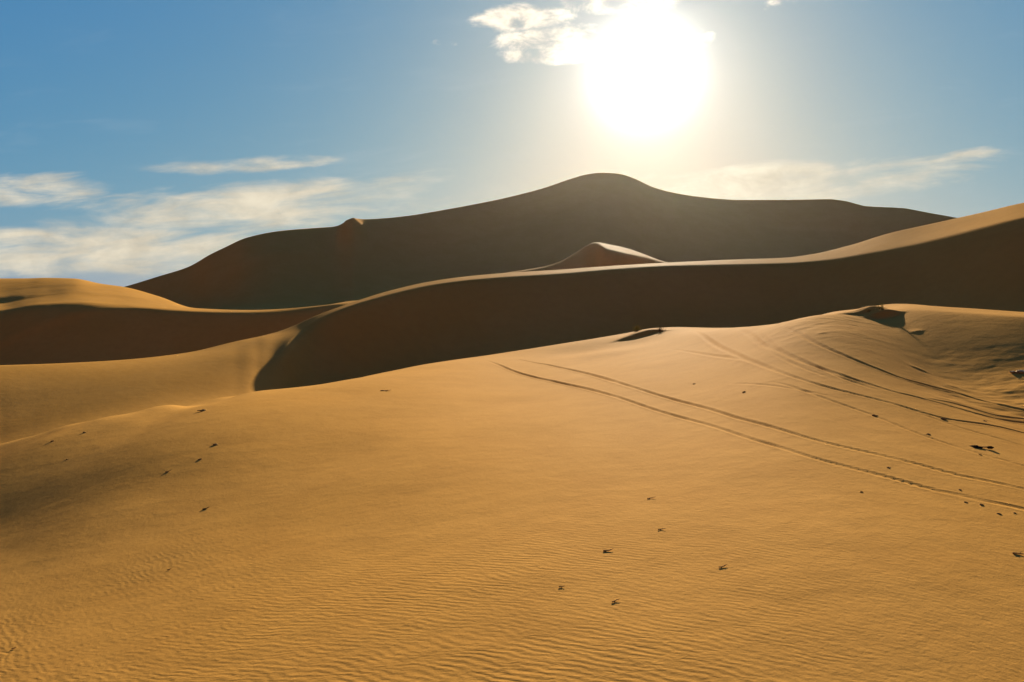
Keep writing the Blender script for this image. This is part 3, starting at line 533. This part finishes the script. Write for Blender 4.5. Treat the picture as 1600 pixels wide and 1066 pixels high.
def mesh_np(name, verts, quads):
    me = bpy.data.meshes.new(name)
    me.vertices.add(len(verts)); me.vertices.foreach_set('co', verts.astype(np.float32).ravel())
    me.loops.add(quads.size); me.loops.foreach_set('vertex_index', quads.astype(np.int32).ravel())
    n = len(quads); me.polygons.add(n)
    me.polygons.foreach_set('loop_start', np.arange(n, dtype=np.int32) * 4)
    me.polygons.foreach_set('loop_total', np.full(n, 4, dtype=np.int32))
    me.polygons.foreach_set('use_smooth', np.ones(n, dtype=bool))
    me.update(calc_edges=True); me.validate()
    me.materials.append(SAND)
    return me

# behind the photographer the two edge profiles are blended into a calm slope
back = np.clip((np.abs(np.degrees(TH)) - 70) / 60, 0, 1); back = back*back*(3-2*back)
calm = -0.2 - 0.04 * np.minimum(rr, 60) + 0 * X
Zw = Zw * (1 - back[None, :]) + calm * back[None, :] + (EYE * 0)
verts = np.stack([X, Yw, Zw], -1).reshape(-1, 3)
ii, jj = np.meshgrid(np.arange(NR - 1), np.arange(NC), indexing='ij')
j2 = (jj + 1) % NC
quads = np.stack([ii*NC + jj, ii*NC + j2, (ii+1)*NC + j2, (ii+1)*NC + jj], -1).reshape(-1, 4)
rq = R[ii].ravel(); cq = jj.ravel()
def lim(name_i, f=1.0): return YY[order.index(name_i)]
b12 = lim('V2'); b23 = lim('V3'); b34 = lim('V4'); b45 = (lim('S4') + lim('Mb')) / 2
lab = (rq > b12[cq]).astype(int) + (rq > b23[cq]) + (rq > b34[cq]) + (rq > b45[cq])
names = [('ground', 'smooth rippled golden sand slope filling the foreground', 'sand'),
         ('dune_ridge', 'long curved dune crest with a thin sunlit rim over a dark shaded face', 'dune'),
         ('low_dune', 'low sunlit orange dune at far left with a shaded near face', 'dune'),
         ('small_dune', 'small pointed dune with a sunlit top peeping over the middle ridge', 'dune'),
         ('great_dune', 'great dark dune rising to a peak below the sun', 'dune')]
for k, (nm, lb, ct) in enumerate(names):
    q = quads[lab == k]
    used, inv = np.unique(q.ravel(), return_inverse=True)
    vv = verts[used]; qq = inv.reshape(-1, 4)
    if k == 0:      # close the small hole under the photographer's feet with a fan of quads to the centre
        vv = np.vstack([vv, [[0, 0, float(Zw[0].mean())]]]); cidx = len(vv) - 1
        ring = np.searchsorted(used, np.arange(NC)); add = []
        for j in range(0, NC - 2, 2): add.append([cidx, ring[j+2], ring[j+1], ring[j]])
        qq = np.vstack([qq, np.array(add)])
    me = mesh_np(nm, vv, qq)
    # faces must look up
    o = bpy.data.objects.new(nm, me); C.objects.link(o)
    setp(o, lb, ct, None, 'structure')
    nz = me.polygons[len(me.polygons)//2].normal.z
    if nz < 0: me.flip_normals()

# ------------------------------------------------------------------ things lying and growing on the sand
def tube(path, radii, sides=6):
    vs, fs = [], []
    for i, p in enumerate(path):
        a = path[max(i-1, 0)]; b = path[min(i+1, len(path)-1)]
        d = (Vector(b) - Vector(a)).normalized()
        up = Vector((0, 0, 1)) if abs(d.z) < .9 else Vector((1, 0, 0))
        e1 = d.cross(up).normalized(); e2 = d.cross(e1)
        for s in range(sides):
            an = 2*math.pi*s/sides
            vs.append(Vector(p) + (e1*math.cos(an) + e2*math.sin(an)) * radii[i])
        if i:
            for s in range(sides):
                fs.append(((i-1)*sides+s, (i-1)*sides+(s+1) % sides, i*sides+(s+1) % sides, i*sides+s))
    fs.append(tuple(range(sides))[::-1]); fs.append(tuple(range(len(vs)-sides, len(vs))))
    return vs, fs
class MB:
    def __init__(s): s.v = []; s.f = []
    def add(s, vf):
        n = len(s.v); s.v += [tuple(p) for p in vf[0]]; s.f += [tuple(i+n for i in f) for f in vf[1]]
    def build(s, name, mat, parent=None, smooth=True):
        me = bpy.data.meshes.new(name); me.from_pydata(s.v, [], s.f); me.materials.append(mat)
        if smooth: me.polygons.foreach_set('use_smooth', [True]*len(me.polygons))
        me.update(); o = bpy.data.objects.new(name, me); C.objects.link(o)
        if parent: o.parent = parent
        return o
def empty(name, loc, rz=0):
    o = bpy.data.objects.new(name, None); o.empty_display_size = .2; C.objects.link(o)
    o.location = loc; o.rotation_euler = (0, 0, rz); return o
def at(u, v):
    x, y = hit(u, v); return Vector((x, y, hmap(x, y) + EYE))
def lump(rg, rx, ry, rz, rough=.25, n=10, m=7, c=(0, 0, 0)):
    vs, fs = [], []
    ph = [rg.uniform(0, 6.28) for _ in range(6)]
    for i in range(m+1):
        la = -math.pi/2 + math.pi*i/m
        for j in range(n):
            lo = 2*math.pi*j/n
            k = 1 + rough*(math.sin(3*lo+ph[0]+la*2)*.4 + math.sin(5*lo+ph[1])*.25 + math.sin(4*la+ph[2]+lo)*.35) + rg.uniform(-.12, .12)*rough*2
            vs.append((c[0]+rx*k*math.cos(la)*math.cos(lo), c[1]+ry*k*math.cos(la)*math.sin(lo), c[2]+rz*k*math.sin(la)))
    for i in range(m):
        for j in range(n): fs.append((i*n+j, i*n+(j+1) % n, (i+1)*n+(j+1) % n, (i+1)*n+j))
    return vs, fs

def blade(rg, base, ang, h, lean, w):
    """one thin curved grass blade with a little thickness"""
    d = Vector((math.cos(ang), math.sin(ang), 0)); s = Vector((-d.y, d.x, 0))
    n = 6; vs = []; fs = []
    for i in range(n+1):
        t = i/n; p = Vector(base) + Vector((0, 0, h*(t - .25*lean*t*t))) + d*(h*lean*t*t)
        ww = w*(1-t)**.7 + .0006
        for a, b in ((-ww, 0), (0, ww*.35), (ww, 0), (0, -ww*.2)): vs.append(p + s*a + d*b)
        if i:
            for q in range(4): fs.append(((i-1)*4+q, (i-1)*4+(q+1) % 4, i*4+(q+1) % 4, i*4+q))
    return vs, fs
def tuft(u, v, n, h, spread, seed, label, mat=GRASS, nd=10, dv=0.0):
    rg = random.Random(seed); p = at(u, v)
    p = p + Vector((0, dv, 0)); p.z = hmap(p.x, p.y) + EYE
    t = empty('grass_tuft', p); setp(t, label, 'grass tuft', 'grass tufts growing on the crest')
    m1 = MB(); m2 = MB()
    for k in range(n):
        a = rg.uniform(0, 6.28); rr_ = spread*abs(rg.gauss(0, .5))
        m1.add(blade(rg, (rr_*math.cos(a), rr_*math.sin(a), -.03), a + rg.uniform(-.5, .5), h*rg.uniform(.5, 1.1), rg.uniform(.05, .75), rg.uniform(.004, .008)))
    for k in range(nd):
        a = rg.uniform(0, 6.28); rr_ = spread*abs(rg.gauss(0, .6))
        m2.add(blade(rg, (rr_*math.cos(a), rr_*math.sin(a), -.03), a, h*rg.uniform(.3, .6), rg.uniform(.8, 1.5), rg.uniform(.003, .006)))
    m1.build('blades', mat, t); m2.build('dead_blades', STRAW, t)
    m3 = MB(); m3.add(lump(rg, spread*.35, spread*.3, .02, .3)); m3.build('root_clump', BARK, t)
    return t
tuft(996, 518, 90, .42, .22, 3, 'upright yellow-green grass tuft on the middle of the small sand hummock', dv=.12)
tuft(1031, 517, 50, .30, .22, 4, 'short brown dried grass tuft at the right end of the small sand hummock', STRAW, 26)
tuft(1385, 490, 26, .22, .14, 5, 'thin sparse grass tuft on top of the hummock that casts a long shadow', dv=.25)
tuft(1366, 490, 12, .12, .06, 6, 'few short grass blades left of the sparse tuft on the shadow-casting hummock', dv=.3)

def twig(u, v, L, seed, label, mat=BARK, ang=None, thick=.0038, fork=True, nm='dry_twig', cat='twig', grp='dry twigs scattered on the sand'):
    rg = random.Random(seed); p = at(u, v); L *= .72; thick *= .75
    if ang is None: ang = rg.uniform(-.25, .35)
    t = empty(nm, p, ang); setp(t, label, cat, grp)
    path = []; rad = []
    for i in range(9):
        q = i/8 - .5
        x, y = q*L, .10*L*math.sin(q*5+seed)
        wx = p.x + x*math.cos(ang) - y*math.sin(ang); wy = p.y + x*math.sin(ang) + y*math.cos(ang)
        z = hmap(wx, wy) + EYE - p.z + .006 + .16*L*max(q, 0)**1.0
        path.append((x, y, z)); rad.append(thick*(1.15 - .95*(i/8)) + .001)
    m = MB(); m.add(tube(path, rad)); m.build('stem', mat, t)
    if fork:
        m = MB()
        for sgn, st, ll in ((1 if seed % 2 else -1, 4, .2),):
            b0 = Vector(path[st]); pts = [b0 + Vector((ll*L*k/4, sgn*.10*L*k/4, .05*L*k/4 + .06*L*(k/4)**2)) for k in range(5)]
            m.add(tube(pts, [thick*.6*(1-.8*k/4)+.0008 for k in range(5)], 5))
        m.build('side_shoot', mat, t)
    # the thick end sits in a small clod
    m = MB(); m.add(lump(rg, .003+L*.05, .003+L*.04, .002+L*.02, .35, 9, 6, (path[0][0]+.02, path[0][1], path[0][2]))); m.build('root_clod', mat, t)
    return t
twig(951, 861, .12, 11, 'dark little twig right of centre, highest and darkest of the foreground middle', BARK, .15, .006)
twig(1130, 886, .10, 12, 'thin curved twig lying alone, rightmost on the lower foreground sand', BARK, .2)
twig(962, 940, .085, 13, 'small brown twig nearest the bottom edge among the ripples', BARK, .25)
twig(1018, 779, .12, 14, 'small twig in the middle of the smooth sand below the two long wheel tracks', BARK, 0.0)
twig(1034, 828, .09, 15, 'faint pale brown twig between the two darker middle twigs', STRAW, .05)
twig(878, 918, .06, 16, 'tiny straw bit at the left edge of the middle ripples', STRAW, .1)
twig(322, 795, .115, 17, 'black bent twig standing out on the shaded left slope', DARK, .55, .009)
twig(263, 737, .11, 18, 'brown twig high on the left slope just inside the dim band', BARK, .4, .011)
twig(265, 890, .055, 19, 'tiny brown stick low on the left slope', BARK, .4)
twig(22, 1014, .05, 20, 'tiny dark stick in the bottom left corner of the sand', BARK, .2)
twig(1593, 867, .13, 21, 'twig lying at the right edge below the wheel tracks', BARK, -.2, .006)
twig(603, 611, .35, 22, 'small dark twig on the bright crest left of the middle', BARK, .1, .016)
twig(1532, 711, .05, 23, 'tiny stick beside the dark driftwood piece', BARK, .1, .006, False)

def drift(u, v, seed):
    rg = random.Random(seed); p = at(u, v)
    t = empty('driftwood', p, -.12); t.scale = (.6, .6, .6); setp(t, 'black charred driftwood piece with knobs at both ends near the right edge', 'driftwood')
    m = MB(); m.add(lump(rg, .085, .075, .030, .4, 14, 9, (-.11, 0, .014))); m.add(lump(rg, .05, .04, .024, .4, 10, 7, (-.03, -.03, .008))); m.build('thick_knob', DARK, t)
    m = MB(); m.add(tube([(-.08, 0, .02), (0, .02, .016), (.07, .01, .016), (.14, 0, .02)], [.018, .012, .011, .014], 8)); m.build('stick', BARK, t)
    m = MB(); m.add(lump(rg, .065, .045, .022, .4, 12, 8, (.165, -.01, .014))); m.build('small_knob', DARK, t)
drift(1533, 700, 31)

def clod(u, v, s, seed, label, mat=CLOD, nm='sand_clod', cat='clod', grp='small clods and bits scattered on the sand', k=3, asp=.45):
    rg = random.Random(seed); p = at(u, v); m = MB(); s = s * (.38 if mat is not STONE else .5)
    for q in range(k):
        f = 1 if q == 0 else rg.uniform(.35, .6)
        m.add(lump(rg, s*f, s*f*.8, s*f*asp, .4, 12, 8, (0 if q == 0 else rg.uniform(-1.5, 1.5)*s, 0 if q == 0 else rg.uniform(-.7, .7)*s, s*f*asp*.3)))
    o = m.build(nm, mat); o.location = p; setp(o, label, cat, grp); return o
clod(1473, 655, .075, 41, 'dark brown clod sitting on the upper wheel track near the right', BARK)
clod(1366, 650, .075, 42, 'brown clod lying on the faint third wheel track', BARK)
clod(1500, 766, .035, 43, 'small clod between the two long wheel tracks at lower right', BARK)
clod(1508, 785, .032, 44, 'small dark clod just below the lowest wheel track', BARK)
clod(1533, 789, .042, 45, 'darker clod right of its small neighbour below the lowest wheel track', BARK)
clod(1560, 803, .036, 46, 'lowest clod of the row under the wheel tracks at right', BARK)
clod(1585, 802, .030, 47, 'clod at the end of the row by the right edge', BARK)
clod(1388, 731, .040, 48, 'pale flat clod between the two long wheel tracks', CLOD)
clod(1450, 679, .05, 49, 'tiny clod beside the faint third wheel track', BARK)
clod(318, 642, .20, 50, 'brown sand clod on the bright soft ridge at left', CLOD, asp=.3)
clod(132, 676, .09, 51, 'small clod on the left end of the bright soft ridge', CLOD)
clod(82, 690, .10, 52, 'clod near the left edge on the bright soft ridge', CLOD)
clod(337, 695, .12, 53, 'low clod at the top of the dim band on the left slope', CLOD, asp=.3)
clod(313, 718, .07, 54, 'small clod in the dim band above the black bent twig', CLOD)
clod(105, 718, .06, 55, 'clod in the dim band close to the left edge', CLOD)
clod(1163, 613, .07, 56, 'faint clod on the bright sand above the long wheel tracks', CLOD)
clod(1085, 600, .09, 57, 'slim pale clod on bright sand below the small hummock', CLOD, asp=.25)
clod(1538, 658, .045, 58, 'tiny clod between the upper wheel tracks by the right edge', BARK)
clod(1346, 769, .035, 59, 'tiny clod on smooth sand under the lowest wheel track', CLOD)
clod(1596, 582, .22, 60, 'pale flat stone at the right edge on the dim slope', STONE, 'stone', 'stone', None, 2, .3)

# thin dust hanging in the air: brightens only towards the sun, over the far dunes
bmz = bpy.data.meshes.new('haze')
x0, x1, z0, z1 = -2900.0, 2900.0, float(Zw.min()) - 1.5, 84.0
bmz.from_pydata([(a, b, c) for c in (z0, z1) for b in (x0, x1) for a in (x0, x1)], [], [(0, 2, 3, 1), (4, 5, 7, 6), (0, 1, 5, 4), (2, 6, 7, 3), (0, 4, 6, 2), (1, 3, 7, 5)])
hz = bpy.data.objects.new('haze', bmz); C.objects.link(hz)
hz['kind'] = 'stuff'; hz['label'] = 'thin warm dust haze glowing below the sun over the far dune'; hz['category'] = 'haze'
hm = bpy.data.materials.new('dust_haze'); hm.use_nodes = True; hm.node_tree.nodes.clear()
pv = hm.node_tree.nodes.new('ShaderNodeVolumePrincipled'); ho = hm.node_tree.nodes.new('ShaderNodeOutputMaterial')
hm.node_tree.links.new(pv.outputs[0], ho.inputs['Volume'])
pv.inputs['Color'].default_value = (1.0, .90, .74, 1); pv.inputs['Density'].default_value = 1.35e-5; pv.inputs['Anisotropy'].default_value = .84
bmz.materials.append(hm)

print('C1 depth', [(int(u_), round(float(np.interp(u_, U, Y['C1'])), 1)) for u_ in (0, 200, 400, 600, 800, 1000, 1200, 1400, 1600)])
print('V2 depth', [(int(u_), round(float(np.interp(u_, U, Y['V2'])), 1)) for u_ in (0, 200, 400, 600, 800, 1000, 1200, 1400, 1600)])
print('grid', NR, NC)
